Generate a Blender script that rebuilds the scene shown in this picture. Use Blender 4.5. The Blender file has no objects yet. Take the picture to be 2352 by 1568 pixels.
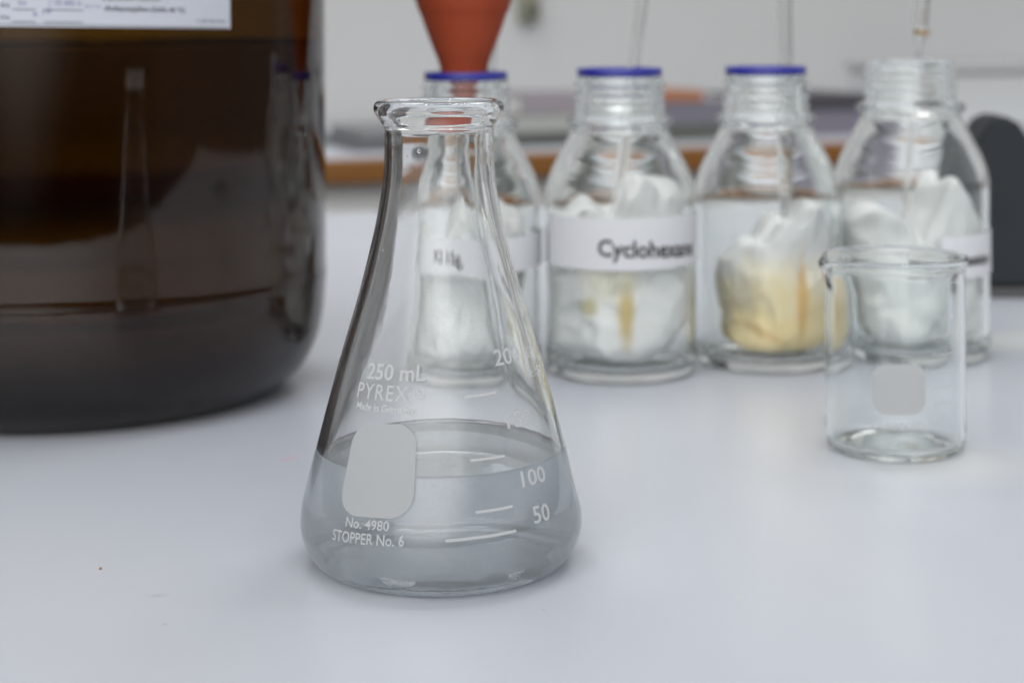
import bpy, bmesh, math, random
from mathutils import Vector, noise, Matrix
PI = math.pi
YW = .35; YB = 2.02      # turn and distance of the far bench
random.seed(7)
sc = bpy.context.scene
C = sc.collection

# ------------------------------------------------------------------ camera
CAM_Z = 0.1576
cam_d = bpy.data.cameras.new("camera")
cam = bpy.data.objects.new("camera", cam_d); C.objects.link(cam)
cam.location = (0, 0, CAM_Z)
cam.rotation_euler = (math.radians(90), 0, 0)
ROLL = math.radians(0.35)
cam.rotation_euler = (Matrix.Rotation(math.radians(90), 3, 'X') @ Matrix.Rotation(-ROLL, 3, 'Z')).to_euler()
cam_d.sensor_width = 36.0
cam_d.lens = 61.22
cam_d.shift_y = -739.0 / 2352.0
cam_d.clip_start = 0.01; cam_d.clip_end = 50
cam_d.dof.use_dof = True
cam_d.dof.focus_distance = 0.487
cam_d.dof.aperture_fstop = 10.8
cam_d.dof.aperture_blades = 9
sc.camera = cam

# ------------------------------------------------------------------ render settings
sc.render.engine = 'CYCLES'
cy = sc.cycles
cy.max_bounces = 24; cy.diffuse_bounces = 5; cy.glossy_bounces = 12
cy.transmission_bounces = 24; cy.transparent_max_bounces = 12; cy.volume_bounces = 8
cy.caustics_reflective = True; cy.caustics_refractive = True
cy.blur_glossy = 0.3
cy.sample_clamp_indirect = 6.0
cy.use_denoising = True
try:
    cy.denoiser = 'OPENIMAGEDENOISE'; cy.denoising_input_passes = 'RGB_ALBEDO_NORMAL'
except Exception: pass
sc.view_settings.view_transform = 'Standard'
sc.view_settings.look = 'None'
sc.view_settings.exposure = 0.16
sc.view_settings.gamma = 1.0
sc.view_settings.use_curve_mapping = False

# ------------------------------------------------------------------ ambient room light
w = bpy.data.worlds.new("World"); sc.world = w; w.use_nodes = True
nt = w.node_tree; nt.nodes.clear()
wo = nt.nodes.new('ShaderNodeOutputWorld'); bg = nt.nodes.new('ShaderNodeBackground')
tc = nt.nodes.new('ShaderNodeTexCoord'); sx = nt.nodes.new('ShaderNodeSeparateXYZ')
mr = nt.nodes.new('ShaderNodeMapRange'); mr.inputs[1].default_value = -0.25; mr.inputs[2].default_value = 0.75
rp = nt.nodes.new('ShaderNodeValToRGB')
rp.color_ramp.elements[0].position = 0.22; rp.color_ramp.elements[0].color = (0.10, 0.102, 0.106, 1)
rp.color_ramp.elements[1].position = 1.0; rp.color_ramp.elements[1].color = (0.24, 0.247, 0.265, 1)
e = rp.color_ramp.elements.new(0.28); e.color = (0.13, 0.13, 0.13, 1)
e = rp.color_ramp.elements.new(0.37); e.color = (0.60, 0.605, 0.61, 1)
e = rp.color_ramp.elements.new(0.55); e.color = (0.50, 0.507, 0.52, 1)
nt.links.new(tc.outputs['Generated'], sx.inputs[0]); nt.links.new(sx.outputs['Z'], mr.inputs[0])
nt.links.new(mr.outputs[0], rp.inputs[0]); 
my = nt.nodes.new('ShaderNodeMapRange'); my.inputs[1].default_value = -0.95; my.inputs[2].default_value = -0.55; my.inputs[3].default_value = 0.0; my.inputs[4].default_value = 1.0
nt.links.new(sx.outputs['Y'], my.inputs[0])      # the room behind the photographer is unlit
mz = nt.nodes.new('ShaderNodeMapRange'); mz.inputs[1].default_value = -0.06; mz.inputs[2].default_value = 0.03; mz.inputs[3].default_value = 0.12; mz.inputs[4].default_value = 1.0
nt.links.new(sx.outputs['Z'], mz.inputs[0])
mq = nt.nodes.new('ShaderNodeMath'); mq.operation = 'MAXIMUM'; nt.links.new(my.outputs[0], mq.inputs[0]); nt.links.new(mz.outputs[0], mq.inputs[1])
LOBE = 2.45
mg = nt.nodes.new('ShaderNodeMixRGB'); mg.blend_type = 'MULTIPLY'; mg.inputs[0].default_value = 1.0
nt.links.new(rp.outputs[0], mg.inputs[1]); nt.links.new(mq.outputs[0], mg.inputs[2]); # added fill for upright faces: a soft lobe of light from high behind the photographer
dp = nt.nodes.new('ShaderNodeVectorMath'); dp.operation = 'DOT_PRODUCT'; nt.links.new(tc.outputs['Generated'], dp.inputs[0])
dp.inputs[1].default_value = Vector((-.12, -.78, .60)).normalized()
ml = nt.nodes.new('ShaderNodeMapRange'); ml.interpolation_type = 'SMOOTHSTEP'
ml.inputs[1].default_value = .70; ml.inputs[2].default_value = 1.0; ml.inputs[3].default_value = 0.0; ml.inputs[4].default_value = LOBE
nt.links.new(dp.outputs['Value'], ml.inputs[0])
ma = nt.nodes.new('ShaderNodeMixRGB'); ma.blend_type = 'ADD'; ma.inputs[0].default_value = 1.0
nt.links.new(mg.outputs[0], ma.inputs[1]); nt.links.new(ml.outputs[0], ma.inputs[2])
nt.links.new(ma.outputs[0], bg.inputs[0]); nt.links.new(bg.outputs[0], wo.inputs[0])
bg.inputs[1].default_value = 1.0

def area(name, loc, target, sx_, sy_, watts, col):
    d = bpy.data.lights.new(name, 'AREA'); d.shape = 'RECTANGLE'; d.size = sx_; d.size_y = sy_
    d.energy = watts; d.color = col
    o = bpy.data.objects.new(name, d); C.objects.link(o); o.location = loc
    o.rotation_euler = (Vector(target) - Vector(loc)).to_track_quat('-Z', 'Y').to_euler()
    o['kind'] = 'structure'
    return o
area("ceiling_light_near", (0.42, 0.45, 1.75), (0.40, .75, 0.0), 0.05, 1.2, 2.4, (0.97, 0.985, 1.0))
area("ceiling_light_near_second", (-0.38, 0.45, 1.75), (-.34, .75, 0.0), 0.05, 1.2, 2.8, (0.97, 0.985, 1.0))
area("ceiling_light_panel", (0.25, 0.8, 1.7), (0.22, 0.8, 0), 0.05, 1.0, 4.6, (0.97, 0.985, 1.0))
area("ceiling_light_tube", (0.9, 1.75, 1.9), (0.9, 2.2, 0), 0.5, 1.25, 9.0, (1.0, 0.985, 0.95))
area("ceiling_light_strip", (-0.6, 1.55, 1.9), (-0.6, 2.0, 0), 0.5, 1.25, 9.0, (1.0, 0.99, 0.97))

# ------------------------------------------------------------------ pixel helpers (photo at 2352 x 1568)
F = 4000.0; PX0 = 1176.0; PY0 = 45.0
def X(px, D): return (px - PX0) * D / F
def Z(py, D): return CAM_Z - (py - PY0) * D / F

# ------------------------------------------------------------------ materials
def new_mat(name):
    m = bpy.data.materials.new(name); m.use_nodes = True; m.node_tree.nodes.clear()
    o = m.node_tree.nodes.new('ShaderNodeOutputMaterial')
    return m, m.node_tree, o
def N(nt, t, **kw):
    n = nt.nodes.new(t)
    for k, v in kw.items(): setattr(n, k, v)
    return n
def L(nt, a, b): nt.links.new(a, b)

def principled(name, col, rough=0.5, spec=0.5, noise_scale=None, col2=None, bump=0.0, bump_scale=200, coat=0.0, sub=0.0, coord='Object'):
    m, nt, o = new_mat(name)
    p = N(nt, 'ShaderNodeBsdfPrincipled')
    p.inputs['Base Color'].default_value = (*col, 1); p.inputs['Roughness'].default_value = rough
    p.inputs['Specular IOR Level'].default_value = spec; p.inputs['Coat Weight'].default_value = coat
    t = N(nt, 'ShaderNodeTexCoord')
    if noise_scale:
        n = N(nt, 'ShaderNodeTexNoise'); n.inputs['Scale'].default_value = noise_scale; n.inputs['Detail'].default_value = 6
        L(nt, t.outputs[coord], n.inputs['Vector'])
        r = N(nt, 'ShaderNodeValToRGB'); r.color_ramp.elements[0].position = .3; r.color_ramp.elements[1].position = .7
        r.color_ramp.elements[0].color = (*col, 1); r.color_ramp.elements[1].color = (*(col2 or col), 1)
        L(nt, n.outputs['Fac'], r.inputs[0]); L(nt, r.outputs[0], p.inputs['Base Color'])
    if bump:
        n2 = N(nt, 'ShaderNodeTexNoise'); n2.inputs['Scale'].default_value = bump_scale; n2.inputs['Detail'].default_value = 4
        L(nt, t.outputs[coord], n2.inputs['Vector'])
        b = N(nt, 'ShaderNodeBump'); b.inputs['Strength'].default_value = bump; b.inputs['Distance'].default_value = 0.001
        L(nt, n2.outputs['Fac'], b.inputs['Height']); L(nt, b.outputs[0], p.inputs['Normal'])
    L(nt, p.outputs[0], o.inputs['Surface'])
    return m

def glass(name, col=(1, 1, 1), ior=1.47, rough=0.0, bump=0.0, bscale=(60, 60, 15), vol=None, film=0.0, dist=0.001):
    m, nt, o = new_mat(name)
    g = N(nt, 'ShaderNodeBsdfGlass'); g.inputs['Color'].default_value = (*col, 1)
    g.inputs['IOR'].default_value = ior; g.inputs['Roughness'].default_value = rough
    t = N(nt, 'ShaderNodeTexCoord')
    if bump:
        mp = N(nt, 'ShaderNodeMapping'); mp.inputs['Scale'].default_value = bscale
        L(nt, t.outputs['Object'], mp.inputs[0])
        n = N(nt, 'ShaderNodeTexNoise'); n.inputs['Scale'].default_value = 1.0; n.inputs['Detail'].default_value = 3
        L(nt, mp.outputs[0], n.inputs['Vector'])
        b = N(nt, 'ShaderNodeBump'); b.inputs['Strength'].default_value = bump; b.inputs['Distance'].default_value = dist
        L(nt, n.outputs['Fac'], b.inputs['Height']); L(nt, b.outputs[0], g.inputs['Normal'])
    out = g.outputs[0]
    if film:   # a thin dried film of salts left on the glass, in fine curled traces
        d = N(nt, 'ShaderNodeBsdfDiffuse'); d.inputs[0].default_value = (.62, .62, .60, 1)
        v = N(nt, 'ShaderNodeTexNoise'); v.inputs['Scale'].default_value = 420; v.inputs['Detail'].default_value = 5
        v.inputs['Distortion'].default_value = 2.2
        L(nt, t.outputs['Object'], v.inputs['Vector'])
        r = N(nt, 'ShaderNodeValToRGB'); r.color_ramp.elements[0].position = .485; r.color_ramp.elements[0].color = (0, 0, 0, 1)
        r.color_ramp.elements[1].position = .50; r.color_ramp.elements[1].color = (1, 1, 1, 1)
        e = r.color_ramp.elements.new(.515); e.color = (0, 0, 0, 1)
        L(nt, v.outputs['Fac'], r.inputs[0])
        n3 = N(nt, 'ShaderNodeTexNoise'); n3.inputs['Scale'].default_value = 45; n3.inputs['Detail'].default_value = 3
        L(nt, t.outputs['Object'], n3.inputs['Vector'])
        r3 = N(nt, 'ShaderNodeValToRGB'); r3.color_ramp.elements[0].position = .45; r3.color_ramp.elements[0].color = (0.12,)*3+(1,)
        r3.color_ramp.elements[1].position = .65; r3.color_ramp.elements[1].color = (1,)*4
        L(nt, n3.outputs['Fac'], r3.inputs[0])
        mu = N(nt, 'ShaderNodeMath', operation='MULTIPLY'); L(nt, r.outputs[0], mu.inputs[0]); L(nt, r3.outputs[0], mu.inputs[1])
        mu2 = N(nt, 'ShaderNodeMath', operation='MULTIPLY_ADD'); L(nt, mu.outputs[0], mu2.inputs[0]); mu2.inputs[1].default_value = film; mu2.inputs[2].default_value = film*.05
        mx = N(nt, 'ShaderNodeMixShader'); L(nt, mu2.outputs[0], mx.inputs[0]); L(nt, g.outputs[0], mx.inputs[1]); L(nt, d.outputs[0], mx.inputs[2])
        out = mx.outputs[0]
    L(nt, out, o.inputs['Surface'])
    if vol:
        a = N(nt, 'ShaderNodeVolumeAbsorption'); a.inputs['Color'].default_value = (*vol[0], 1); a.inputs['Density'].default_value = vol[1]
        L(nt, a.outputs[0], o.inputs['Volume'])
    return m

def translucent(name, col, trans=0.45, nscale=None, rough=.6):
    m, nt, o = new_mat(name)
    d = N(nt, 'ShaderNodeBsdfDiffuse'); d.inputs[0].default_value = (*col, 1)
    t = N(nt, 'ShaderNodeBsdfTranslucent'); t.inputs[0].default_value = (*col, 1)
    x = N(nt, 'ShaderNodeMixShader'); x.inputs[0].default_value = trans
    L(nt, d.outputs[0], x.inputs[1]); L(nt, t.outputs[0], x.inputs[2]); L(nt, x.outputs[0], o.inputs['Surface'])
    return m

M_FLASK = glass("flask_glass", (.994, .997, .995), 1.474, bump=.06, bscale=(90, 90, 35), film=.14)
M_CLEAR = glass("bottle_glass", (.988, .996, .991), 1.50, bump=.06, bscale=(40, 40, 25))
M_BEAKER = glass("beaker_glass", (.99, .997, .995), 1.474, bump=.05, bscale=(60, 60, 30))
M_PIPETTE = glass("pipette_glass", (.985, .99, .988), 1.50)
M_WATER = glass("clear_liquid", (.995, .998, 1.0), 1.333, vol=((.20, .58, 1.0), 3.2))
_nt = M_WATER.node_tree; _vs = _nt.nodes.new('ShaderNodeVolumeScatter'); _vs.inputs['Color'].default_value = (.998, .999, 1, 1)
_vs.inputs['Density'].default_value = 23.0; _vs.inputs['Anisotropy'].default_value = .0
_ad = _nt.nodes.new('ShaderNodeAddShader'); _va = [n for n in _nt.nodes if n.type == 'VOLUME_ABSORPTION'][0]
_nt.links.new(_va.outputs[0], _ad.inputs[0]); _nt.links.new(_vs.outputs[0], _ad.inputs[1])
_nt.links.new(_ad.outputs[0], [n for n in _nt.nodes if n.type == 'OUTPUT_MATERIAL'][0].inputs['Volume'])
M_DROP = glass("water_drop", (1, 1, 1), 1.333)
M_AMBER = glass("amber_glass", (1, 1, 1), 1.50, rough=.03, bump=.26, bscale=(30, 30, 3), vol=((.742, .648, .04), 1000.0), dist=.002)
M_SOLVENT = glass("solvent", (1, 1, 1), 1.40, vol=((.35, .20, .0), 9.0))
M_ENAMEL = translucent("white_enamel", (.70, .71, .715), .45)
M_FROST = translucent("grey_frosted_enamel", (.60, .615, .62), .45)
M_PAPER = translucent("label_paper", (.74, .75, .775), .25)
M_JARPAPER = principled("jar_label_paper", (.52, .54, .60), .6, .3, 300, (.50, .52, .58))
M_INK = principled("black_ink", (.012, .012, .015), .5, .3)
M_GREYINK = principled("grey_ink", (.16, .165, .18), .6, .3)
M_PEN = principled("violet_pen_ink", (.20, .19, .36), .5, .3)
M_BLUE = principled("blue_plastic", (.022, .026, .25), .35, .5)
M_RUBBER = principled("red_rubber", (.31, .055, .020), .65, .2, 60, (.29, .048, .018), .3, 900)
M_WALL = principled("wall_paint", (.375, .375, .373), .9, .2, 5, (.36, .36, .358), .1, 300)
M_CAP = principled("cap_plastic", (.02, .02, .02), .5, .4)
M_WOOD = None

def wood():
    m, nt, o = new_mat("brown_wood_edge")
    p = N(nt, 'ShaderNodeBsdfPrincipled'); p.inputs['Roughness'].default_value = .5
    t = N(nt, 'ShaderNodeTexCoord'); mp = N(nt, 'ShaderNodeMapping'); mp.inputs['Scale'].default_value = (3, 40, 60)
    n = N(nt, 'ShaderNodeTexNoise'); n.inputs['Scale'].default_value = 2; n.inputs['Detail'].default_value = 8
    r = N(nt, 'ShaderNodeValToRGB'); r.color_ramp.elements[0].color = (.13, .050, .006, 1); r.color_ramp.elements[1].color = (.20, .078, .011, 1)
    L(nt, t.outputs['Object'], mp.inputs[0]); L(nt, mp.outputs[0], n.inputs['Vector']); L(nt, n.outputs['Fac'], r.inputs[0])
    L(nt, r.outputs[0], p.inputs['Base Color']); L(nt, p.outputs[0], o.inputs['Surface'])
    return m
M_WOOD = wood()

def table_mat(marks=True):
    m, nt, o = new_mat("white_laminate" if marks else "white_laminate_bench")
    p = N(nt, 'ShaderNodeBsdfPrincipled')
    p.inputs['Specular IOR Level'].default_value = .42
    t = N(nt, 'ShaderNodeTexCoord')
    mp = N(nt, 'ShaderNodeMapping'); mp.inputs['Scale'].default_value = (1, .35, 1); mp.inputs['Rotation'].default_value = (0, 0, .35)
    L(nt, t.outputs['Object'], mp.inputs[0])
    n = N(nt, 'ShaderNodeTexNoise'); n.inputs['Scale'].default_value = 7; n.inputs['Detail'].default_value = 4; n.inputs['Roughness'].default_value = .5
    L(nt, mp.outputs[0], n.inputs['Vector'])
    r = N(nt, 'ShaderNodeValToRGB'); r.color_ramp.elements[0].position = .3; r.color_ramp.elements[1].position = .72
    r.color_ramp.elements[0].color = (.430, .455, .508, 1); r.color_ramp.elements[1].color = (.50, .515, .542, 1)
    L(nt, n.outputs['Fac'], r.inputs[0])
    col = r.outputs[0]
    # fine specks of wear
    v = N(nt, 'ShaderNodeTexVoronoi'); v.inputs['Scale'].default_value = 26
    L(nt, t.outputs['Object'], v.inputs['Vector'])
    vr = N(nt, 'ShaderNodeMapRange'); vr.inputs[1].default_value = .012; vr.inputs[2].default_value = .022; vr.inputs[3].default_value = .35; vr.inputs[4].default_value = 0.0
    L(nt, v.outputs['Distance'], vr.inputs[0])
    mx = N(nt, 'ShaderNodeMixRGB'); L(nt, vr.outputs[0], mx.inputs[0]); L(nt, col, mx.inputs[1]); mx.inputs[2].default_value = (.38, .37, .36, 1)
    col = mx.outputs[0]
    if marks:
        def spot(col, px, py, lx, ly, ang, c, strength, wob=.5):
            D = CAM_Z * F / (py - PY0); x0, y0 = X(px, D), D
            mp = N(nt, 'ShaderNodeMapping', vector_type='TEXTURE')
            mp.inputs['Location'].default_value = (x0, y0, 0); mp.inputs['Rotation'].default_value = (0, 0, ang); mp.inputs['Scale'].default_value = (lx, ly * 2.2, 1)
            L(nt, t.outputs['Object'], mp.inputs[0])
            nn = N(nt, 'ShaderNodeTexNoise'); nn.inputs['Scale'].default_value = 900; L(nt, t.outputs['Object'], nn.inputs['Vector'])
            ln = N(nt, 'ShaderNodeVectorMath', operation='LENGTH'); L(nt, mp.outputs[0], ln.inputs[0])
            ad = N(nt, 'ShaderNodeMath', operation='MULTIPLY_ADD'); L(nt, nn.outputs['Fac'], ad.inputs[0]); ad.inputs[1].default_value = wob; L(nt, ln.outputs['Value'], ad.inputs[2])
            mr = N(nt, 'ShaderNodeMapRange'); mr.interpolation_type = 'SMOOTHSTEP'
            mr.inputs[1].default_value = .3; mr.inputs[2].default_value = 1.2; mr.inputs[3].default_value = strength; mr.inputs[4].default_value = 0
            L(nt, ad.outputs[0], mr.inputs[0])
            mx = N(nt, 'ShaderNodeMixRGB'); L(nt, mr.outputs[0], mx.inputs[0]); L(nt, col, mx.inputs[1]); mx.inputs[2].default_value = (*c, 1)
            return mx.outputs[0]
        col = spot(col, 655, 1050, .0062, .0012, .95, (.62, .36, .44), .75)
        col = spot(col, 355, 1362, .0045, .0012, .1, (.40, .40, .44), .65)
        col = spot(col, 370, 1428, .0012, .0006, .6, (.35, .35, .38), .6)
        col = spot(col, 1240, 1400, .0008, .0004, .5, (.3, .3, .34), .5)
        col = spot(col, 1690, 1374, .0022, .0007, .0, (.55, .55, .45), .5)
        col = spot(col, 1615, 1356, .0016, .0004, -.4, (.45, .45, .47), .5)
        col = spot(col, 1400, 1268, .0008, .0006, .0, (.40, .40, .40), .5)
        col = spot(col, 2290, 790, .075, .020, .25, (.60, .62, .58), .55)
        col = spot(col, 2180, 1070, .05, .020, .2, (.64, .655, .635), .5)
    L(nt, col, p.inputs['Base Color'])
    n2 = N(nt, 'ShaderNodeTexNoise'); n2.inputs['Scale'].default_value = 10; n2.inputs['Detail'].default_value = 3
    L(nt, t.outputs['Object'], n2.inputs['Vector'])
    rr = N(nt, 'ShaderNodeMapRange'); rr.inputs[3].default_value = .22; rr.inputs[4].default_value = .34; L(nt, n2.outputs['Fac'], rr.inputs[0])
    p.inputs['Roughness'].default_value = .27
    L(nt, p.outputs[0], o.inputs['Surface'])
    return m
M_TABLE = table_mat(); M_BENCH = table_mat(False)

# ------------------------------------------------------------------ object helpers
def link(name, me, mat=None, parent=None, smooth=True):
    o = bpy.data.objects.new(name, me); C.objects.link(o)
    if mat: me.materials.append(mat)
    if parent: o.parent = parent
    if smooth: me.polygons.foreach_set('use_smooth', [True] * len(me.polygons))
    return o
def tag(o, label=None, cat=None, group=None, kind=None):
    for k, v in (('label', label), ('category', cat), ('group', group), ('kind', kind)):
        if v: o[k] = v
    return o
def thing(name, loc, label, cat, group=None, rz=0.0):
    o = bpy.data.objects.new(name, None); C.objects.link(o); o.location = loc; o.rotation_euler = (0, 0, rz)
    o.empty_display_size = .01
    return tag(o, label, cat, group)

def smooth_profile(pts, step=0.0012):
    """monotone-ish Catmull-Rom (centripetal) through (r, z) points, corner kept where a third item is 1"""
    out = []
    n = len(pts)
    P = [Vector((p[0], p[1])) for p in pts]; corner = [len(p) > 2 for p in pts]
    for i in range(n - 1):
        p1, p2 = P[i], P[i + 1]
        p0 = P[i - 1] if i > 0 and not corner[i] else p1 - (p2 - p1)
        p3 = P[i + 2] if i < n - 2 and not corner[i + 1] else p2 + (p2 - p1)
        d = (p2 - p1).length
        t0 = 0; t1 = t0 + max((p1 - p0).length, 1e-9) ** .5; t2 = t1 + max(d, 1e-9) ** .5; t3 = t2 + max((p3 - p2).length, 1e-9) ** .5
        k = max(1, int(math.ceil(d / step)))
        for j in range(k):
            t = t1 + (t2 - t1) * j / k
            a1 = (t1 - t) / (t1 - t0) * p0 + (t - t0) / (t1 - t0) * p1
            a2 = (t2 - t) / (t2 - t1) * p1 + (t - t1) / (t2 - t1) * p2
            a3 = (t3 - t) / (t3 - t2) * p2 + (t - t2) / (t3 - t2) * p3
            b1 = (t2 - t) / (t2 - t0) * a1 + (t - t0) / (t2 - t0) * a2
            b2 = (t3 - t) / (t3 - t1) * a2 + (t - t1) / (t3 - t1) * a3
            c = (t2 - t) / (t2 - t1) * b1 + (t - t1) / (t2 - t1) * b2
            out.append((max(c.x, 0), c.y))
    out.append((P[-1].x, P[-1].y))
    return out

def lathe(name, prof, mat, parent=None, seg=128, closed=False, warp=None):
    """closed: ring profile (torus-like). Otherwise both ends sit on the axis."""
    bm = bmesh.new(); rings = []
    for r, z in prof:
        if r < 1e-7 and not closed:
            rings.append([bm.verts.new((0, 0, z))])
        else:
            rings.append([bm.verts.new((r * math.sin(2*PI*k/seg), -r * math.cos(2*PI*k/seg), z)) for k in range(seg)])
    nr = len(rings)
    for i in range(nr if closed else nr - 1):
        a, b = rings[i], rings[(i + 1) % nr]
        for k in range(seg):
            k2 = (k + 1) % seg
            try:
                if len(a) == 1 and len(b) > 1: bm.faces.new((a[0], b[k2], b[k]))
                elif len(b) == 1 and len(a) > 1: bm.faces.new((a[k], a[k2], b[0]))
                elif len(a) > 1: bm.faces.new((a[k], a[k2], b[k2], b[k]))
            except ValueError: pass
    if warp:
        for v in bm.verts: v.co = warp(v.co)
    bmesh.ops.recalc_face_normals(bm, faces=bm.faces)
    me = bpy.data.meshes.new(name); bm.to_mesh(me); bm.free()
    return link(name, me, mat, parent)

def mm(pts): return [tuple([p[0] / 1000, p[1] / 1000] + list(p[2:])) for p in pts]

def radius_fn(prof):
    """r(z) of the outer wall: prof is the outer part, z ascending"""
    ps = sorted([(z, r) for r, z in prof])
    def f(z):
        if z <= ps[0][0]: return ps[0][1]
        for i in range(len(ps) - 1):
            if ps[i][0] <= z <= ps[i + 1][0]:
                d = ps[i + 1][0] - ps[i][0]
                return ps[i][1] if d < 1e-9 else ps[i][1] + (ps[i + 1][1] - ps[i][1]) * (z - ps[i][0]) / d
        return ps[-1][1]
    return f

def solve(cx, cyy, rf, px, py):
    """photo pixel -> (phi, z) on the near wall of a body of revolution standing at cx, cyy"""
    dx, dy = px - PX0, py - PY0      # undo the camera's slight roll
    px = PX0 + dx * math.cos(ROLL) - dy * math.sin(ROLL); py = PY0 + dx * math.sin(ROLL) + dy * math.cos(ROLL)
    z = .05; phi = 0
    for _ in range(40):
        r = rf(z)
        tx = (px - PX0) / F
        # X = cx + r sin phi ; D = cy - r cos phi ; X/D = tx
        A, B, Cc = r, r * tx, tx * cyy - cx      # r sin + r tx cos = tx cy - cx
        R = math.hypot(A, B); s = max(-1, min(1, Cc / R))
        phi = math.asin(s) - math.atan2(B, A)
        D = cyy - r * math.cos(phi)
        z = Z(py, D)
    return phi, z

_font = None
def text_bm(s, bold=0.0, spacing=1.0):
    cu = bpy.data.curves.new("txt", 'FONT'); cu.body = s; cu.size = 1.0; cu.resolution_u = 3; cu.offset = bold; cu.space_character = spacing
    ob = bpy.data.objects.new("txt", cu); C.objects.link(ob)
    bpy.context.view_layer.update()
    dg = bpy.context.evaluated_depsgraph_get()
    me = bpy.data.meshes.new_from_object(ob.evaluated_get(dg))
    bm = bmesh.new(); bm.from_mesh(me)
    bpy.data.objects.remove(ob); bpy.data.curves.remove(cu); bpy.data.meshes.remove(me)
    return bm

def rounded_rect_bm(w_, h_, r_):
    bm = bmesh.new(); vs = []
    for cx_, cy_, a0 in ((w_ - r_, h_ - r_, 0), (r_, h_ - r_, 90), (r_, r_, 180), (w_ - r_, r_, 270)):
        for k in range(9):
            a = math.radians(a0 + k * 90 / 8); vs.append(bm.verts.new((cx_ + r_ * math.cos(a), cy_ + r_ * math.sin(a), 0)))
    bm.faces.new(vs)
    return bm

def slice_grid(bm, dx, dy):
    xs = [v.co.x for v in bm.verts]; ys = [v.co.y for v in bm.verts]
    x = min(xs) + dx
    while x < max(xs):
        bmesh.ops.bisect_plane(bm, geom=bm.verts[:] + bm.edges[:] + bm.faces[:], plane_co=(x, 0, 0), plane_no=(1, 0, 0)); x += dx
    y = min(ys) + dy
    while y < max(ys):
        bmesh.ops.bisect_plane(bm, geom=bm.verts[:] + bm.edges[:] + bm.faces[:], plane_co=(0, y, 0), plane_no=(0, 1, 0)); y += dy

def wrap(name, bm, rf, phiL, zL, phiR, zR, height, mat, parent, off=1.2e-4, taper=0.0, solid=0.0):
    """lay the flat shape bm (any units) on the wall between the angles; height = metres for its y extent of 'unit' 1"""
    xs = [v.co.x for v in bm.verts]; x0, x1 = min(xs), max(xs)
    for v in bm.verts:
        u = (v.co.x - x0) / (x1 - x0); y = v.co.y
        z = zL + (zR - zL) * u + y * height
        ph = phiL + (phiR - phiL) * u
        r = rf(z) + off
        v.co = (r * math.sin(ph), -r * math.cos(ph), z)
    bmesh.ops.recalc_face_normals(bm, faces=bm.faces)
    if solid:
        bmesh.ops.solidify(bm, geom=bm.faces[:], thickness=solid)
    me = bpy.data.meshes.new(name); bm.to_mesh(me); bm.free()
    return link(name, me, mat, parent, smooth=False)

class Body:
    """a body of revolution standing at (cx, cy), rz = its own turn"""
    def __init__(s, root, cx, cyy, prof_outer, rz=0.0):
        s.root, s.cx, s.cy, s.rf, s.rz = root, cx, cyy, radius_fn(prof_outer), rz
    def text(s, name, txt, pL, pR, cap_px, mat, bold=.0, dx=.2, parent=None, spacing=1.0, off=1.2e-4):
        bm = text_bm(txt, bold, spacing); slice_grid(bm, dx, .4)
        a, za = s.solve(*pL); b, zb = s.solve(*pR)
        D = s.cy - s.rf(za) * math.cos((a + b) / 2)
        cap = cap_px * D / F
        return wrap(name, bm, s.rf, a - s.rz, za, b - s.rz, zb, cap / .69, mat, parent or s.root, off)
    def solve(s, px, py): return solve(s.cx, s.cy, s.rf, px, py)
    def bar(s, name, pL, pR, th_px, mat, off=1.2e-4):
        a, za = s.solve(*pL); b, zb = s.solve(*pR)
        bm = bmesh.new(); bmesh.ops.create_grid(bm, x_segments=24, y_segments=1, size=.5)
        return wrap(name, bm, s.rf, a - s.rz, za, b - s.rz, zb, th_px * (s.cy - .03) / F, mat, s.root, off)
    def patch(s, name, pL, pR, py_top, corner, mat, off=1.2e-4):
        """pL, pR: bottom left and right pixels of a rounded rectangle"""
        a, za = s.solve(*pL); b, zb = s.solve(*pR); _, zt = s.solve(pL[0], py_top)
        w_ = abs(b - a) * s.rf((za + zt) / 2); h_ = zt - za
        bm = rounded_rect_bm(w_, h_, corner); slice_grid(bm, w_ / 24, h_ / 16)
        return wrap(name, bm, s.rf, a - s.rz, za, b - s.rz, zb, 1.0, mat, s.root, off)

def box_mesh(name, x0, x1, y0, y1, z0, z1, mat, parent=None, bevel=0.0, seg=2):
    bm = bmesh.new(); bmesh.ops.create_cube(bm, size=1)
    for v in bm.verts: v.co = Vector(((x0+x1)/2 + v.co.x*(x1-x0), (y0+y1)/2 + v.co.y*(y1-y0), (z0+z1)/2 + v.co.z*(z1-z0)))
    if bevel: bmesh.ops.bevel(bm, geom=bm.edges[:], offset=bevel, segments=seg, affect='EDGES', profile=.5)
    me = bpy.data.meshes.new(name); bm.to_mesh(me); bm.free()
    return link(name, me, mat, parent, smooth=False)

# ================================================================== SETTING
tabletop = box_mesh("table", -1.3, 1.3, .10, 1.46, -.03, 0, M_TABLE, bevel=.003)
tag(tabletop, "white laminate lab table carrying the glassware", "table", kind="structure")
# its far edge runs slightly away to the right
for v in tabletop.data.vertices:
    if v.co.y > .8: v.co.y += v.co.x * .22

M_CABINET = principled("grey_cabinet", (.82, .82, .81), .6, .3, 8, (.78, .78, .77))
wall = box_mesh("wall", -3.5, 3.5, 0, .12, -.8, 1.05, M_WALL)
wall.location = (.0, 2.70, 0); wall.rotation_euler = (0, 0, YW)
tag(wall, kind="structure", label="plain pale grey wall behind the benches")

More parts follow.
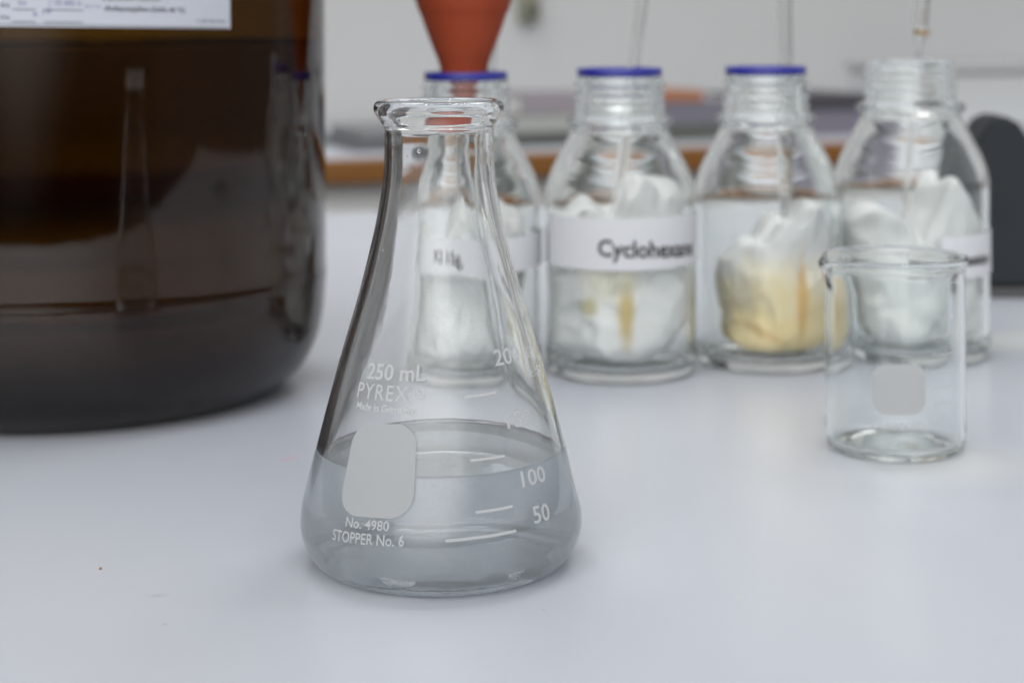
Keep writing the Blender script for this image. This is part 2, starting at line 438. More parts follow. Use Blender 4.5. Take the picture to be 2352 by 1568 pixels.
bench = thing("lab_bench", (0, YB, 0), "white bench with brown wooden edge standing along the pale wall", "bench", rz=YW)
box_mesh("bench_top", -2.2, 2.2, .012, .62, -.020, .002, M_BENCH, bench, .001)
box_mesh("wooden_edge", -2.2, 2.2, -.012, .0115, -.0255, .002, M_WOOD, bench, .004, 3)
box_mesh("cabinet_front", -2.2, 2.2, .03, .60, -.75, -.0205, M_CABINET, bench)

def on_bench(px, t):
    """world x, y on the bench top: pixel column px, t metres behind its front edge"""
    c, s = math.cos(YW), math.sin(YW)
    # point = (0,1.97) + u*(c,s) + t*(-s,c); x/y = tx
    tx = (px - PX0) / F
    u = (tx * (YB + t * c) + t * s) / (c - tx * s)
    return u * c - t * s, YB + u * s + t * c

# wall fitting
wf_x, wf_y = X(1213, 2.68), 2.70
fit = thing("wall_fitting", (wf_x, wf_y, .176), "small dark olive fitting high on the pale wall beside the red bulb", "wall fitting", rz=YW)
box_mesh("plate", -.016, .016, -.012, .012, -.022, .03, principled("olive_plastic", (.17, .17, .12), .5), fit, .004)
box_mesh("knob", -.008, .008, -.022, -.012, -.012, .006, principled("dark_knob", (.06, .06, .05), .5), fit, .003)

# books, folders on the far bench
def book(px0, px1, t, z0, h, cover, label, depth=.16, rz=YW, pages=(.6, .6, .58), soft=0):
    xa, ya = on_bench(px0, t); xb, yb = on_bench(px1, t)
    wd = math.hypot(xb - xa, yb - ya)
    b = thing("book", ((xa + xb)/2, (ya + yb)/2, z0 + .0025), label, "book", "books and folders piled on the far bench", rz)
    cm = principled("cover", cover, .5, .4)
    t_ = min(.0022, h * .22)
    bm = bmesh.new()
    for (za, zb) in ((0, t_), (h - t_, h)):
        r = bmesh.ops.create_cube(bm, size=1)
        for v in r['verts']: v.co = Vector((v.co.x * wd, depth/2 + v.co.y * depth, (za + zb)/2 + v.co.z * (zb - za)))
    r = bmesh.ops.create_cube(bm, size=1)
    for v in r['verts']: v.co = Vector((v.co.x * wd, .0012 + v.co.y * .0024, h/2 + v.co.z * (h - 2*t_ - 1e-5)))
    me = bpy.data.meshes.new("cover"); bm.to_mesh(me); bm.free(); link("cover", me, cm, b, smooth=False)
    box_mesh("pages", -wd/2 + .003, wd/2 - .003, .0026, depth - .004, t_ + 1e-4, h - t_ - 1e-4, principled("pages", pages, .8), b)
    return b
book(1170, 1420, .10, 0.0000, 0.0154, (.06, .065, .06), "black bound book at the bottom of the pile behind the bottles")
book(1178, 1440, .10, 0.0165, 0.0207, (.26, .27, .25), "grey book second from the bottom of the pile beside the first bottle")
book(1195, 1400, .105, 0.0383, 0.0234, (.22, .195, .215), "mauve folder on top of the grey book")
book(1440, 1680, .11, 0.0000, 0.0181, (.07, .075, .065), "dark green book lying under the slate book and the orange book")
book(1430, 1700, .11, 0.0191, 0.0286, (.125, .12, .145), "slate purple book under the orange book")
book(1490, 1615, .115, 0.0488, 0.0141, (.28, .125, .07), "thin orange book topping the pile between the middle bottles")
book(1720, 2030, .12, 0.0000, 0.0313, (.13, .12, .15), "thick dark purple book at the right end of the pile")
book(1740, 1995, .125, 0.0323, 0.0207, (.045, .042, .05), "black book lying on the thick dark purple book")
# dark tray at the left
xa, ya = on_bench(805, .10); xb, yb = on_bench(1010, .10)
tr = thing("document_tray", ((xa + xb)/2, (ya+yb)/2, .0025), "low dark grey tray on the far bench near the amber jar", "tray", rz=YW)
wd = (xb - xa)
M_TRAY = principled("dark_grey_plastic", (.085, .09, .095), .5)
box_mesh("tray_base", -wd/2, wd/2, 0, .20, 0, .010, M_TRAY, tr, .002)
box_mesh("tray_rim", -wd/2 + .015, wd/2 + .02, .02, .18, .0101, .022, principled("tray_inset", (.14, .145, .15), .5), tr, .003)

# pale instrument on the far bench, right
xa, ya = on_bench(2165, .14); xb, yb = on_bench(2620, .14)
ins = thing("instrument_housing", ((xa + xb)/2, (ya + yb)/2, .0025), "pale grey instrument housing on the far bench behind the gabled box", "instrument", rz=YW)
wd = math.hypot(xb - xa, yb - ya)
box_mesh("housing", -wd/2, wd/2, 0, .25, 0, .076, principled("pale_grey_case", (.40, .41, .41), .5), ins, .006)
box_mesh("lid", -wd/2 - .004, wd/2 + .004, -.004, .254, .0762, .090, principled("grey_lid", (.31, .315, .32), .5), ins, .004)

# gabled dark box on the table
D0 = .975
gb = thing("storage_box", (X(2306, D0), D0, 0), "dark slate grey box with a gabled top standing behind the unringed bottle", "box", rz=-.05)
hw = X(2306, D0) - X(2128, D0); zs = Z(500, D0); zt = Z(268, 1.02)
def gable(hw_, z0, zs_, zt_, y0, y1):
    bm = bmesh.new(); pr = [(-hw_, z0), (hw_, z0), (hw_, zs_), (.006, zt_), (-.006, zt_), (-hw_, zs_)]
    fr = [bm.verts.new((x, y0, z)) for x, z in pr]; bk = [bm.verts.new((x, y1, z)) for x, z in pr]
    bm.faces.new(fr); bm.faces.new(bk[::-1])
    for i in range(6): bm.faces.new((fr[(i+1) % 6], fr[i], bk[i], bk[(i+1) % 6]))
    bmesh.ops.bevel(bm, geom=bm.edges[:], offset=.0025, segments=3, affect='EDGES'); bmesh.ops.recalc_face_normals(bm, faces=bm.faces)
    return bm
M_SLATE = principled("slate_plastic", (.018, .022, .026), .65, .25, 30, (.021, .025, .029), .1, 400)
bm = gable(hw, .006, zs, zt, 0, .05); me = bpy.data.meshes.new("shell"); bm.to_mesh(me); bm.free(); link("shell", me, M_SLATE, gb, False)
box_mesh("foot_strip", -hw - .001, hw + .001, -.001, .051, 0, .0058, principled("foot_strip", (.06, .06, .06), .6), gb, .001)

# ================================================================== AMBER JAR
AX, AY, AR = -.1889, .751, .1077
amber = thing("amber_jar", (AX, AY, 0), "large dark amber glass jar with a white paper label", "jar")
R = AR * 1000
ao = mm([(0, 5), (50, 3.5), (73, .6), (79, 0), (87, 1.8), (97, 8.5), (103.6, 20), (106.6, 33), (R, 45), (R+.35, 49), (R, 52), (R, 80, 1), (R, 225, 1), (102, 245), (80, 275), (45, 297), (30, 306), (28, 315), (28, 345), (25.5, 347)])
ai = mm([(25.5, 347), (23.5, 345), (23.5, 315), (26, 302), (42, 292), (77, 271), (97, 243), (R-4.5, 225, 1), (R-4.5, 80, 1), (R-4.5, 52), (R-5.5, 36), (98.5, 22), (90, 12.5), (75, 7.5), (50, 8.5), (0, 10)])
lathe("glass_body", smooth_profile(ao, .003) + smooth_profile(ai, .003)[1:], M_AMBER, amber, 160)
liq = mm([(0, 9.95), (50, 8.45), (75, 7.45), (90, 12.45), (98.55, 21.9), (R-5.45, 36), (R-4.45, 52), (R-4.45, 80, 1), (R-4.45, 149.5, 1), (R-6, 148.2), (R-10, 148), (0, 148)])
lathe("solvent", smooth_profile(liq, .003), M_SOLVENT, amber, 160)
lathe("screw_cap", mm([(0, 352), (27, 352), (30.5, 350), (31, 347), (31, 322), (28.3, 321.9), (28.3, 345), (26, 347.4), (0, 347.4)]), M_CAP, amber, 64)
AB = Body(amber, AX, AY, mm([(R, 20), (R, 240)]))
a0, z0 = AB.solve(0, 57); a1, z1 = AB.solve(528, 67)
bm = bmesh.new(); bmesh.ops.create_grid(bm, x_segments=60, y_segments=4, size=.5)
for v in bm.verts: v.co.y += .5
pl = wrap("paper_label", bm, AB.rf, a0 - .9, z0 + .0010, a1, z1, .075, M_JARPAPER, amber, 2.5e-4)
def jt(t, pL, pR, cap, mat, bold=.0, **k):
    return AB.text("printed_text", t, pL, pR, cap, mat, bold, parent=pl, off=4.5e-4, **k)
jt("เก็บที่อุณหภูมิห้อง (ไม่เกิน 40 °C)", (240, 25), (423, 29), 9.5, M_INK, .012)
jt("ใช้ได้ภายใน", (235, 2), (365, 3), 9, M_GREYINK, .01)
jt("F-QP-020-REV", (450, 51), (518, 54), 6.5, M_GREYINK)
jt("ถึง", (2, 17), (22, 17), 9, M_INK); jt("ถึง", (2, 45), (22, 45), 9, M_INK)
for n_, a_, b_ in (("ruled_line", (28, 22), (82, 22.5)), ("ruled_line", (102, 23), (190, 24)), ("ruled_line", (28, 50), (82, 50.5)), ("ruled_line", (102, 51), (190, 52))):
    o = AB.bar(n_, a_, b_, 1.8, M_GREYINK, 4.5e-4); o.parent = pl
bt = AB.bar("ruled_line", (0, 55.5), (524, 64.5), 1.6, M_GREYINK, 4.5e-4); bt.parent = pl
o = jt("tv", (42, 12), (62, 12), 12, M_PEN); o.name = "handwriting"
o = jt("/ 10 พย ๐", (112, 13), (186, 13), 13, M_PEN); o.name = "handwriting"
o = jt("a 10", (76, 38), (118, 30), 12, M_PEN); o.name = "handwriting"
o = jt("๑ ๙ ๓", (196, 18), (228, 20), 10, M_PEN); o.name = "handwriting"

# ================================================================== REAGENT BOTTLES
def bottle_profiles(R, H):
    s = H / 134.0; q = R / 34.2
    def sc_(p): return [tuple([a * q, b * s] + c) for a, b, *c in p]
    o = [(0, 2.2), (20, 1.6), (27, 0), (29.5, 0), (32.6, 1.6), (34.2, 6), (34.2, 12, 1), (34.2, 76, 1), (33.9, 82), (31, 91), (27, 98.7), (23.4, 105.8), (21.6, 109.2),
         (21.4, 110.2), (22.8, 110.9), (24.1, 112.2), (24.2, 113.2), (23.0, 114.5), (20.6, 115.4)]
    z = 116.6
    for k in range(4): o += [(19.5, z), (20.6, z + 1.2), (20.7, z + 2.0), (19.5, z + 3.0)]; z += 3.7
    o += [(19.3, 131.6), (19.3, 133.3), (18.6, 134), (16.6, 134)]
    i = [(16.6, 134), (15.9, 133.2), (15.9, 112), (19.5, 107.8), (21.2, 104.5), (24.8, 97.5), (28.8, 89.8), (31.7, 81), (32.0, 76, 1), (32.0, 14, 1), (31.6, 8.5), (28, 4.8), (20, 5), (0, 6.5)]
    return mm(sc_(o)), mm(sc_(i))

def ring_mesh(parent, H, s=1.0):
    return lathe("pouring_ring", mm([(18.9*s, H - 1.2), (19.2*s, H - .8), (19.2*s, H + 2.2), (18.9*s, H + 2.6), (15.4*s, H + 2.6), (15.1*s, H + 2.2), (15.1*s, H + .1), (18.6*s, H + .1), (18.7*s, H - 1.2)]), M_BLUE, parent, 96, closed=True)

def label_strip(parent, rf, a, b, z0, z1, zs0=0.0, mat=None):
    bm = bmesh.new(); bmesh.ops.create_grid(bm, x_segments=64, y_segments=3, size=.5)
    for v in bm.verts: v.co.y += .5
    return wrap("paper_label", bm, rf, a, z0, b, z0 + zs0, z1 - z0, mat or M_PAPER, parent, 3e-4)

bottles = {}
def bottle(key, px, D, R, H, label, ring, rz=0.0, tilt=0.0):
    x = X(px, D)
    b = thing("reagent_bottle", (x, D, 0), label, "bottle", "clear screw-neck reagent bottles in a row", rz)
    o, i = bottle_profiles(R, H)
    so = smooth_profile(o, .0016)
    lathe("glass_body", so + smooth_profile(i, .0025)[1:], M_CLEAR, b, 112)
    if ring: ring_mesh(b, H * 1.0, R / 34.2)
    bod = Body(b, x, D, [(p[0], p[1]) for p in so if p[1] < .11*H/134 and p[0] > .02], rz)
    bottles[key] = bod
    return bod
b1 = bottle('a', 1069, .784, 33.4, 131.6, "clear bottle with a blue ring holding the red rubber bulb, directly behind the conical flask", True, .4)
b2 = bottle('b', 1422, .780, 33.8, 133.0, "clear bottle with blue ring labelled Cyclohexane, full of white crumpled wadding", True, -.5)
b3 = bottle('c', 1758, .799, 32.8, 132.8, "clear blue-ringed bottle holding yellow stained wadding and an upright glass tube", True, 1.2)
b4 = bottle('d', 2090, .813, 35.6, 137.5, "clear bottle without a ring, nearest the dark gabled box", False, .9)

# labels
lb = label_strip(b1.root, b1.rf, b1.solve(930, 540)[0] - .4, 1.50, b1.solve(1071, 640)[1], b1.solve(1071, 560)[1], .003)
b1.text("printed_text", "KI 15g.", (998, 609), (1106, 612), 27, M_INK, .035, parent=lb, off=4.5e-4)
lb = label_strip(b2.root, b2.rf, b2.solve(1262, 600)[0] + .5, 1.52 + .5, b2.solve(1425, 623)[1], b2.solve(1425, 503)[1], .0005)
b2.text("printed_text", "Cyclohexane", (1374, 587), (1588, 584), 37, M_INK, .026, dx=.15, parent=lb, off=4.5e-4)
lb = label_strip(b4.root, b4.rf, .15 - .9, 1.75 - .9, b4.solve(2095, 645)[1], b4.solve(2095, 545)[1], .001)
b4.text("printed_text", "Monopotassium", (2093, 610), (2268, 602), 25, M_INK, .035, dx=.15, parent=lb, off=4.5e-4)

# ------------------------------------------------------------------ wadding in the bottles
def wad_mat(name, base, stains):
    """stains: (x, y, z, rx, ry, rz, colour, strength) in the wad's own coordinates"""
    m, nt, o = new_mat(name)
    t = N(nt, 'ShaderNodeTexCoord')
    n = N(nt, 'ShaderNodeTexNoise'); n.inputs['Scale'].default_value = 60; n.inputs['Detail'].default_value = 6
    L(nt, t.outputs['Object'], n.inputs['Vector'])
    r = N(nt, 'ShaderNodeMixRGB'); r.inputs[1].default_value = (*[c * .93 for c in base], 1); r.inputs[2].default_value = (*base, 1)
    L(nt, n.outputs['Fac'], r.inputs[0]); col = r.outputs[0]
    for (x, y, z, rx, ry, rz, c, st, ang) in stains:
        mp = N(nt, 'ShaderNodeMapping', vector_type='TEXTURE'); mp.inputs['Location'].default_value = (x, y, z); mp.inputs['Scale'].default_value = (rx, ry, rz)
        mp.inputs['Rotation'].default_value = (0, ang, 0)
        L(nt, t.outputs['Object'], mp.inputs[0])
        ln = N(nt, 'ShaderNodeVectorMath', operation='LENGTH'); L(nt, mp.outputs[0], ln.inputs[0])
        ad = N(nt, 'ShaderNodeMath', operation='MULTIPLY_ADD'); L(nt, n.outputs['Fac'], ad.inputs[0]); ad.inputs[1].default_value = .8; L(nt, ln.outputs['Value'], ad.inputs[2])
        mr = N(nt, 'ShaderNodeMapRange'); mr.interpolation_type = 'SMOOTHSTEP'; mr.inputs[1].default_value = .75; mr.inputs[2].default_value = 1.55; mr.inputs[3].default_value = st; mr.inputs[4].default_value = 0
        L(nt, ad.outputs[0], mr.inputs[0])
        mx = N(nt, 'ShaderNodeMixRGB'); L(nt, mr.outputs[0], mx.inputs[0]); L(nt, col, mx.inputs[1]); mx.inputs[2].default_value = (*c, 1); col = mx.outputs[0]
    d = N(nt, 'ShaderNodeBsdfDiffuse'); L(nt, col, d.inputs[0])
    tr = N(nt, 'ShaderNodeBsdfTranslucent'); L(nt, col, tr.inputs[0])
    n2 = N(nt, 'ShaderNodeTexNoise'); n2.inputs['Scale'].default_value = 160; n2.inputs['Detail'].default_value = 5; L(nt, t.outputs['Object'], n2.inputs['Vector'])
    b = N(nt, 'ShaderNodeBump'); b.inputs['Strength'].default_value = .25; b.inputs['Distance'].default_value = .001; L(nt, n2.outputs['Fac'], b.inputs['Height'])
    L(nt, b.outputs[0], d.inputs['Normal'])
    x = N(nt, 'ShaderNodeMixShader'); x.inputs[0].default_value = .08; L(nt, d.outputs[0], x.inputs[1]); L(nt, tr.outputs[0], x.inputs[2]); L(nt, x.outputs[0], o.inputs['Surface'])
    return m

def wad(name, bod, top, xl, xr, yf, z0, mat, label, seed=0, amp=.0045, rmax=None):
    """crumpled mass: top(x, y) gives its height; kept inside the bottle's inner wall"""
    me_r = (bod.rf(.05) - .0031) if rmax is None else rmax
    bm = bmesh.new(); bmesh.ops.create_icosphere(bm, subdivisions=6, radius=1)
    for v in bm.verts:
        d = v.co.normalized()
        # squircle column
        ch = math.hypot(d.x, d.y)
        k = 1 / max(ch, abs(d.z) * 1.0, 1e-6)
        p = Vector((d.x * k, d.y * k, d.z * k))
        rr = math.hypot(p.x, p.y)
        x = (xl + xr)/2 + p.x * (xr - xl)/2; y = p.y * yf
        zt = top(x, y); f = (p.z + 1)/2
        z = z0 + f * (zt - z0)
        # tuck under at the base
        tuck = 1 - .30 * (1 - min(1, f / .16)) ** 2
        x = (xl+xr)/2 + (x - (xl+xr)/2) * tuck; y *= tuck
        q = Vector((x, y, z)) * 44 + Vector((seed * 7.1, seed * 3.3, seed))
        n1 = noise.noise(q); n2 = 1 - abs(noise.noise(q * 2.3)) * 2; n3 = noise.noise(q * 5)
        dd = Vector((x - (xl+xr)/2, y, (z - (z0 + zt)/2) * .5)).normalized()
        c = Vector((x, y, z)) + dd * (amp * (n1 * 1.5 + n2 * .28 + n3 * .05) - amp * .4)
        r = math.hypot(c.x, c.y)
        if r > me_r: c.x *= me_r / r; c.y *= me_r / r
        c.z = max(c.z, .0068)
        v.co = c
    me = bpy.data.meshes.new(name); bm.to_mesh(me); bm.free()
    o = link(name, me, mat)
    o.location = (bod.cx, bod.cy, 0)
    tag(o, label, "wadding", "crumpled wadding inside the bottles")
    return o
WHT = (.86, .865, .86)
wad("crumpled_wadding", b1, lambda x, y: .062 + .010 * math.sin(x * 110) + .006*math.sin(y*130), -.028, .029, .027, .007, wad_mat("white_wad_first", WHT, []), "white wadding in the bottle behind the conical flask", 1)
m2 = wad_mat("white_wad", WHT, [(.0005, -.028, .0300, .0050, .02, .017, (.52, .38, .12), .95, 0), (-.0150, -.026, .033, .0045, .02, .0055, (.62, .54, .22), .7, 0), (-.006, -.027, .045, .016, .02, .012, (.75, .70, .50), .6, 0)])
wad("crumpled_wadding", b2, lambda x, y: .074 + (.016 * math.exp(-((x - .013)/.010)**2)) + .003 * math.sin(x * 300), -.031, .031, .030, .008, m2, "white wadding with a yellow brown spot packed inside the bottle labelled Cyclohexane", 2, .005)
m3 = wad_mat("yellow_wad", WHT, [(.004, -.018, .012, .044, .06, .042, (.88, .72, .38), 1.0, 0), (.0115, -.026, .032, .0028, .02, .024, (.76, .44, .12), .75, 0.03), (-.007, -.027, .0185, .014, .02, .0028, (.70, .46, .18), .75, .45)])
wad("crumpled_wadding", b3, lambda x, y: .050 + (x + .02) * .55 + .002 * math.sin(x * 400), -.0212, .0290, .029, .007, m3, "yellow stained wadding leaning in the bottle with the upright glass tube", 3, .0038)
m4 = wad_mat("white_wad_last", WHT, [(.0, .0, .020, .04, .04, .018, (.80, .80, .74), .5, 0)])
wad("crumpled_wadding", b4, lambda x, y: .058 + .026 * math.exp(-((x - .014)/.009)**2) + .012 * math.exp(-((x + .018)/.016)**2) - .006*math.exp(-((x+.002)/.004)**2), -.032, .031, .031, .007, m4, "white wadding with a pointed peak in the bottle without a ring", 4, .0042)

# ------------------------------------------------------------------ glass tubes and the rubber bulb
def tube(name, p0, p1, ro, ri, mat, parent=None, tip=None):
    p0, p1 = Vector(p0), Vector(p1); d = (p1 - p0); ln = d.length
    e = .0002
    if tip: pr = [(ri * .35, 0), (ro * .42, 0), (ro * .45, e), (ro * .97, tip - .001), (ro, tip), (ro, tip + .001)]
    else: pr = [(ri, 0), (ro, 0), (ro, e)]
    pr += [(ro, ln - e), (ro, ln), (ri, ln), (ri, ln - e)]
    if tip: pr += [(ri, tip + .001), (ri, tip), (ri * .95, tip - .001), (ri * .37, e)]
    else: pr += [(ri, e)]
    o = lathe(name, pr, mat, parent, 40, closed=True)
    o.rotation_euler = d.to_track_quat('Z', 'Y').to_euler(); o.location = p0
    return o
def pt(px, py, D): return (X(px, D), D, Z(py, D))
Dm = .780
t = tube("glass_pipette", pt(1405, 560, Dm + .004), pt(1516, -330, Dm + .004), .0028, .0021, M_PIPETTE, tip=.02)
tag(t, "slanting glass tube standing in the bottle labelled Cyclohexane", "pipette", "glass tubes standing in the bottles")
Dm = .799
t = tube("glass_pipette", pt(1802, 520, Dm + .006), pt(1802, -330, Dm + .006), .0036, .0027, M_PIPETTE, tip=.02)
tag(t, "upright glass tube standing in the bottle of yellow stained wadding", "pipette", "glass tubes standing in the bottles")
# printed pipette in the ringless bottle
Dm = .817
pp = thing("glass_pipette", pt(2072, 520, Dm), "glass pipette with small brown print leaning in the ringless bottle", "pipette", "glass tubes standing in the bottles")
org = Vector(pp.location)
def sub(a): return tuple(Vector(a) - org)
tb = tube("pipette_stem", sub(pt(2072, 520, Dm)), sub(pt(2110, 118, Dm)), .0016, .0009, M_PIPETTE, pp, tip=.015)
tb = tube("pipette_barrel", sub(pt(2110.3, 115, Dm)), sub(pt(2146, -330, Dm)), .0035, .0024, M_PIPETTE, pp, tip=.010)
M_BROWN = principled("brown_print", (.30, .20, .08), .5)
bar_ = tube("brown_band", sub(pt(2117, 86, Dm)), sub(pt(2118, 76, Dm)), .00362, .00355, M_BROWN, pp)
for k in range(5):
    y = 62 - k * 8
    bb = text_bm("8" if k % 2 else "0"); a_ = sub(pt(2119 + k*.8, y, Dm - .0039))
    for v in bb.verts: v.co = Vector((a_[0] - .001 + v.co.x * .0030, a_[1], a_[2] + v.co.y * .0016))
    me = bpy.data.meshes.new("printed_number"); bb.to_mesh(me); bb.free(); link("printed_number", me, M_BROWN, pp, False)

Db = .784
bulb = thing("rubber_bulb", (X(1065, Db), Db, .1225), "red orange rubber pipette bulb standing in the bottle behind the flask", "pipette bulb")
zb = lambda py: (Z(py, Db) - .1225) * 1000
pw = lambda w_: w_ / 2 * Db / F * 1000
bp = mm([(0, 0), (5.2, 0), (6, .8), (6.3, 4), (pw(104), zb(172)), (pw(108), zb(160)), (pw(118), zb(140)), (pw(142), zb(110)), (pw(172), zb(70)), (pw(196), zb(35)), (pw(200), zb(30)), (pw(205), zb(26)), (pw(222), zb(0)), (pw(245), zb(-50)), (pw(262), zb(-120)),
         (pw(250), zb(-200)), (pw(200), zb(-262)), (pw(110), zb(-300)), (0, zb(-312))])
lathe("bulb_body", smooth_profile(bp, .0015), M_RUBBER, bulb, 96)
lathe("bulb_collar", mm([(5.3, -5), (5.3, -.02), (3.0, -.02), (3.0, -5)]), M_RUBBER, bulb, 48, closed=True)
# faint glass tube behind the bulb
t = tube("glass_pipette", pt(1100, 640, Db + .012), pt(1150, -250, Db + .012), .0023, .0019, M_PIPETTE, tip=.02)
tag(t, "thin glass tube half hidden behind the red rubber bulb", "pipette", "glass tubes standing in the bottles")

# ================================================================== BEAKER
BX, BY = X(2050, .637), .637
beaker = thing("beaker", (BX, BY, 0), "small empty glass beaker with a pouring lip standing on the white table", "beaker", rz=0)
bo = mm([(0, 1.0), (16, .8), (20.5, 0), (22.5, .2), (24.5, 2.2), (25.3, 6), (25.3, 12, 1), (25.2, 62, 1), (25.3, 66.2), (26.0, 68.0), (26.6, 69.3), (26.3, 70.5), (25.4, 70.8)])
bi = mm([(25.4, 70.8), (24.5, 70.2), (24.1, 68.6), (23.85, 66), (23.75, 62, 1), (23.75, 12, 1), (23.7, 7), (23.2, 4.0), (20, 2.7), (0, 2.9)])
SP = math.radians(-68)     # lip turned left and a little toward the viewer
def spout(c):
    a = math.atan2(c.x, -c.y); d = (a - SP + PI) % (2*PI) - PI
    f = math.exp(-(d / .30) ** 2); g = max(0, min(1, (c.z - .056) / .0146)); g = g * g * (3 - 2*g)
    n_ = math.exp(-((abs(d) - .55) / .22) ** 2)
    r = math.hypot(c.x, c.y)
    k = 1 + (f * .0042 - n_ * .0008) * g / max(r, 1e-4) if r > .015 else 1
    return Vector((c.x * k, c.y * k, c.z - f * .0012 * g))
lathe("glass_body", smooth_profile(bo, .0012) + smooth_profile(bi, .0012)[1:], M_BEAKER, beaker, 144, warp=spout)
BB = Body(beaker, BX, BY, mm([(25.3, 4), (25.3, 70)]))
BB.patch("writing_patch", (2004, 951), (2126, 951), 835, .0050, M_FROST)
BB.text("printed_text", "No. 1000", (2013, 982), (2123, 984), 15, M_ENAMEL, .01)
for y in (728, 770, 812, 850, 888, 925):
    BB.bar("graduation_mark", (2138 + (y - 728) * .04, y + 3), (2186, y - 3), 2.4, M_ENAMEL)

# ================================================================== CONICAL FLASK
FX, FY = X(1007, .5095), .5095
flask = thing("conical_flask", (FX, FY, 0), "glass conical flask with white printing, a quarter full of clear liquid", "flask")
fo = mm([(0, 1.3), (26, .9), (31, .05), (33, 0), (36.3, 1.4), (39.2, 5.0), (40.8, 9.5), (41.0, 12.8), (40.5, 17.5), (38.5, 26), (35.4, 37.2), (29.9, 57.2), (23.95, 77.4), (19.3, 95.5), (17.5, 104.5), (16.5, 110.5), (16.1, 116), (16.05, 121), (16.1, 125.9),
         (16.6, 127.3), (17.8, 129.0), (18.8, 130.6), (19.15, 132.0), (18.8, 133.3), (17.9, 134.1), (16.8, 134.25)])
fi = mm([(16.8, 134.25), (15.6, 133.7), (14.7, 132.3), (14.1, 129.5), (13.8, 125), (13.8, 116), (14.25, 110), (15.3, 103.6), (17.1, 94.6), (21.7, 76.6), (27.7, 56.5), (33.25, 36.6), (36.4, 25.5), (38.4, 17.2), (38.9, 12.8), (38.7, 10.2), (37.4, 6.6), (34.5, 3.8), (30, 2.7), (0, 3.2)])
def wob(c):   # blown glass is never a perfect turning
    r = math.hypot(c.x, c.y)
    if r < .002: return c
    n_ = noise.noise(Vector((c.x * 55, c.y * 55, c.z * 22))) * .00010
    if r < .0405 and r < FR(c.z) - .0009: n_ *= 2.2
    else: n_ *= .25
    k = 1 + n_ / r
    return Vector((c.x * k, c.y * k, c.z))
FR = None
fos = smooth_profile(fo, .0011); fis = smooth_profile(fi, .0011)
FR = radius_fn([p for p in fos if p[0] > .012])
lathe("glass_body", fos + fis[1:], M_FLASK, flask, 176, warp=wob)
LV = 32.4
lin = [(r * 1000, z * 1000) for r, z in fis[::-1] if z * 1000 < LV]
# liquid follows the inner wall with a hair's overlap so no air film shows
lp = [(0, 3.15)] + [(r + (.06 if r > 1 else 0), z - (.05 if z < 8 else 0)) for r, z in lin if r > .5]
rl = 33.25 + (36.6 - LV) * .275
lp += [(rl + .05, LV + .75), (rl - .25, LV + .62), (rl - .8, LV + .25), (rl - 1.7, LV + .06), (rl - 3, LV), (0, LV)]
lathe("liquid", mm(lp), M_WATER, flask, 176)

FB = Body(flask, FX, FY, [p for p in fos if .001 < p[1] < .126])
FB.text("printed_text", "250 mL", (842, 868), (978, 874), 34, M_ENAMEL, .018)
FB.text("brand_text", "PYREX", (820, 911), (937, 923), 34, M_ENAMEL, .006, spacing=1.12)
FB.text("printed_text", "R", (957, 909), (969, 910), 12.5, M_ENAMEL, .008)
bm = bmesh.new()
vo = [bm.verts.new((.5 + .5*math.cos(k*PI/20), .5*math.sin(k*PI/20), 0)) for k in range(40)]
vi = [bm.verts.new((.5 + .41*math.cos(k*PI/20), .41*math.sin(k*PI/20), 0)) for k in range(40)]
for k in range(40): bm.faces.new((vo[k], vo[(k+1) % 40], vi[(k+1) % 40], vi[k]))
a_, za_ = FB.solve(951, 903); b_, zb_ = FB.solve(975, 905)
wrap("registered_ring", bm, FB.rf, a_, za_, b_, zb_, 24 * .478 / F, M_ENAMEL, flask)
FB.text("printed_text", "Made in Germany", (819, 937), (951, 950), 15.5, M_ENAMEL, .018)
FB.patch("writing_patch", (778, 1178), (948, 1190), 956, .0062, M_FROST)
FB.text("printed_text", "No. 4980", (794, 1208), (893, 1219), 21, M_ENAMEL, .006)
FB.text("printed_text", "STOPPER No. 6", (764, 1238), (928, 1254), 24, M_ENAMEL, .006)
FB.text("printed_number", "200", (1137, 840), (1195, 828), 34, M_ENAMEL, .012)
FB.text("printed_text", "mL", (1203, 827), (1222, 818), 24, M_ENAMEL, .0)
FB.text("printed_text", "± 5%", (1217, 868), (1243, 850), 20, M_ENAMEL, .0)
FB.text("printed_number", "150", (1166, 984), (1222, 970), 33, M_ENAMEL, .012)
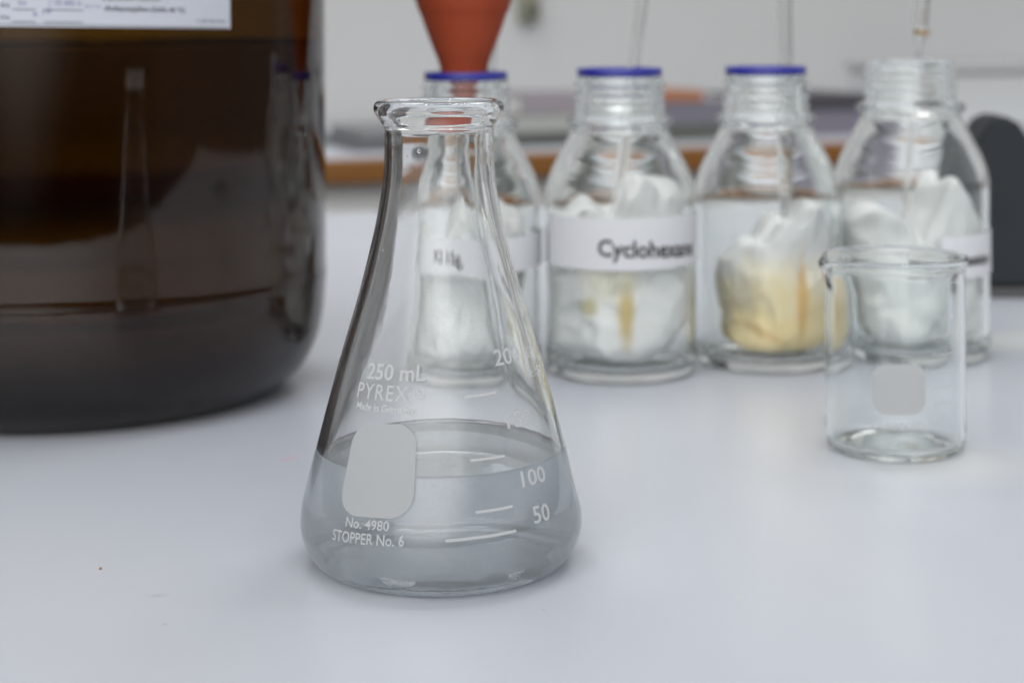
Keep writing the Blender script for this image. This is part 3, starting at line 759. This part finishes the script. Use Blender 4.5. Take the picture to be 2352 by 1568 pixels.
FB.text("printed_number", "100", (1200, 1118), (1254, 1102), 33, M_ENAMEL, .012)
FB.text("printed_number", "50", (1227, 1202), (1264, 1191), 36, M_ENAMEL, .012)
FB.bar("graduation_mark", (1067, 911), (1138, 901), 6, M_ENAMEL)
FB.bar("graduation_mark", (1080, 1057), (1159, 1046), 5.5, M_ENAMEL)
FB.bar("graduation_mark", (1092, 1176), (1177, 1162), 6, M_ENAMEL)
FB.bar("graduation_mark", (1023, 1241), (1185, 1218), 6.5, M_ENAMEL)
# drops clinging inside the neck
irf = radius_fn([p for p in fis if .012 < p[1] < .128])
drops = [(965, 347, 4.5), (939, 358, 2.6), (946, 378, 2.0), (888, 577, 3.2), (1085, 398, 1.6), (990, 405, 1.8), (1095, 408, 1.8), (1122, 300, 1.6), (905, 262, 1.8)]
for (px, py, sz) in drops:
    ph, zz = solve(FX, FY, irf, px, py)
    bm = bmesh.new(); bmesh.ops.create_uvsphere(bm, u_segments=20, v_segments=12, radius=1)
    s_ = sz * .495 / F; n_ = Vector((-math.sin(ph), math.cos(ph), 0)); tq = n_.to_track_quat('Z', 'Y').to_matrix()
    c0 = Vector((math.sin(ph), -math.cos(ph), 0)) * (irf(zz) + .00005) + Vector((0, 0, zz))
    for v in bm.verts: v.co = c0 + tq @ Vector((v.co.x * s_, v.co.y * s_ * 1.1, v.co.z * s_ * .55))
    me = bpy.data.meshes.new("water_drop"); bm.to_mesh(me); bm.free(); link("water_drop", me, M_DROP, flask)

# ================================================================== CRUMB
Dc = CAM_Z * F / (1301 - PY0)
bm = bmesh.new(); bmesh.ops.create_icosphere(bm, subdivisions=2, radius=.00042)
for v in bm.verts: v.co = v.co * (1 + .35 * noise.noise(v.co * 3000)); v.co.z = v.co.z * .7 + .0003
me = bpy.data.meshes.new("crumb"); bm.to_mesh(me); bm.free()
cr = link("crumb", me, principled("brown_crumb", (.30, .10, .015), .6)); cr.location = (X(223, Dc), Dc, 0)
tag(cr, "tiny orange brown crumb lying alone on the white table in front of the jar", "crumb")
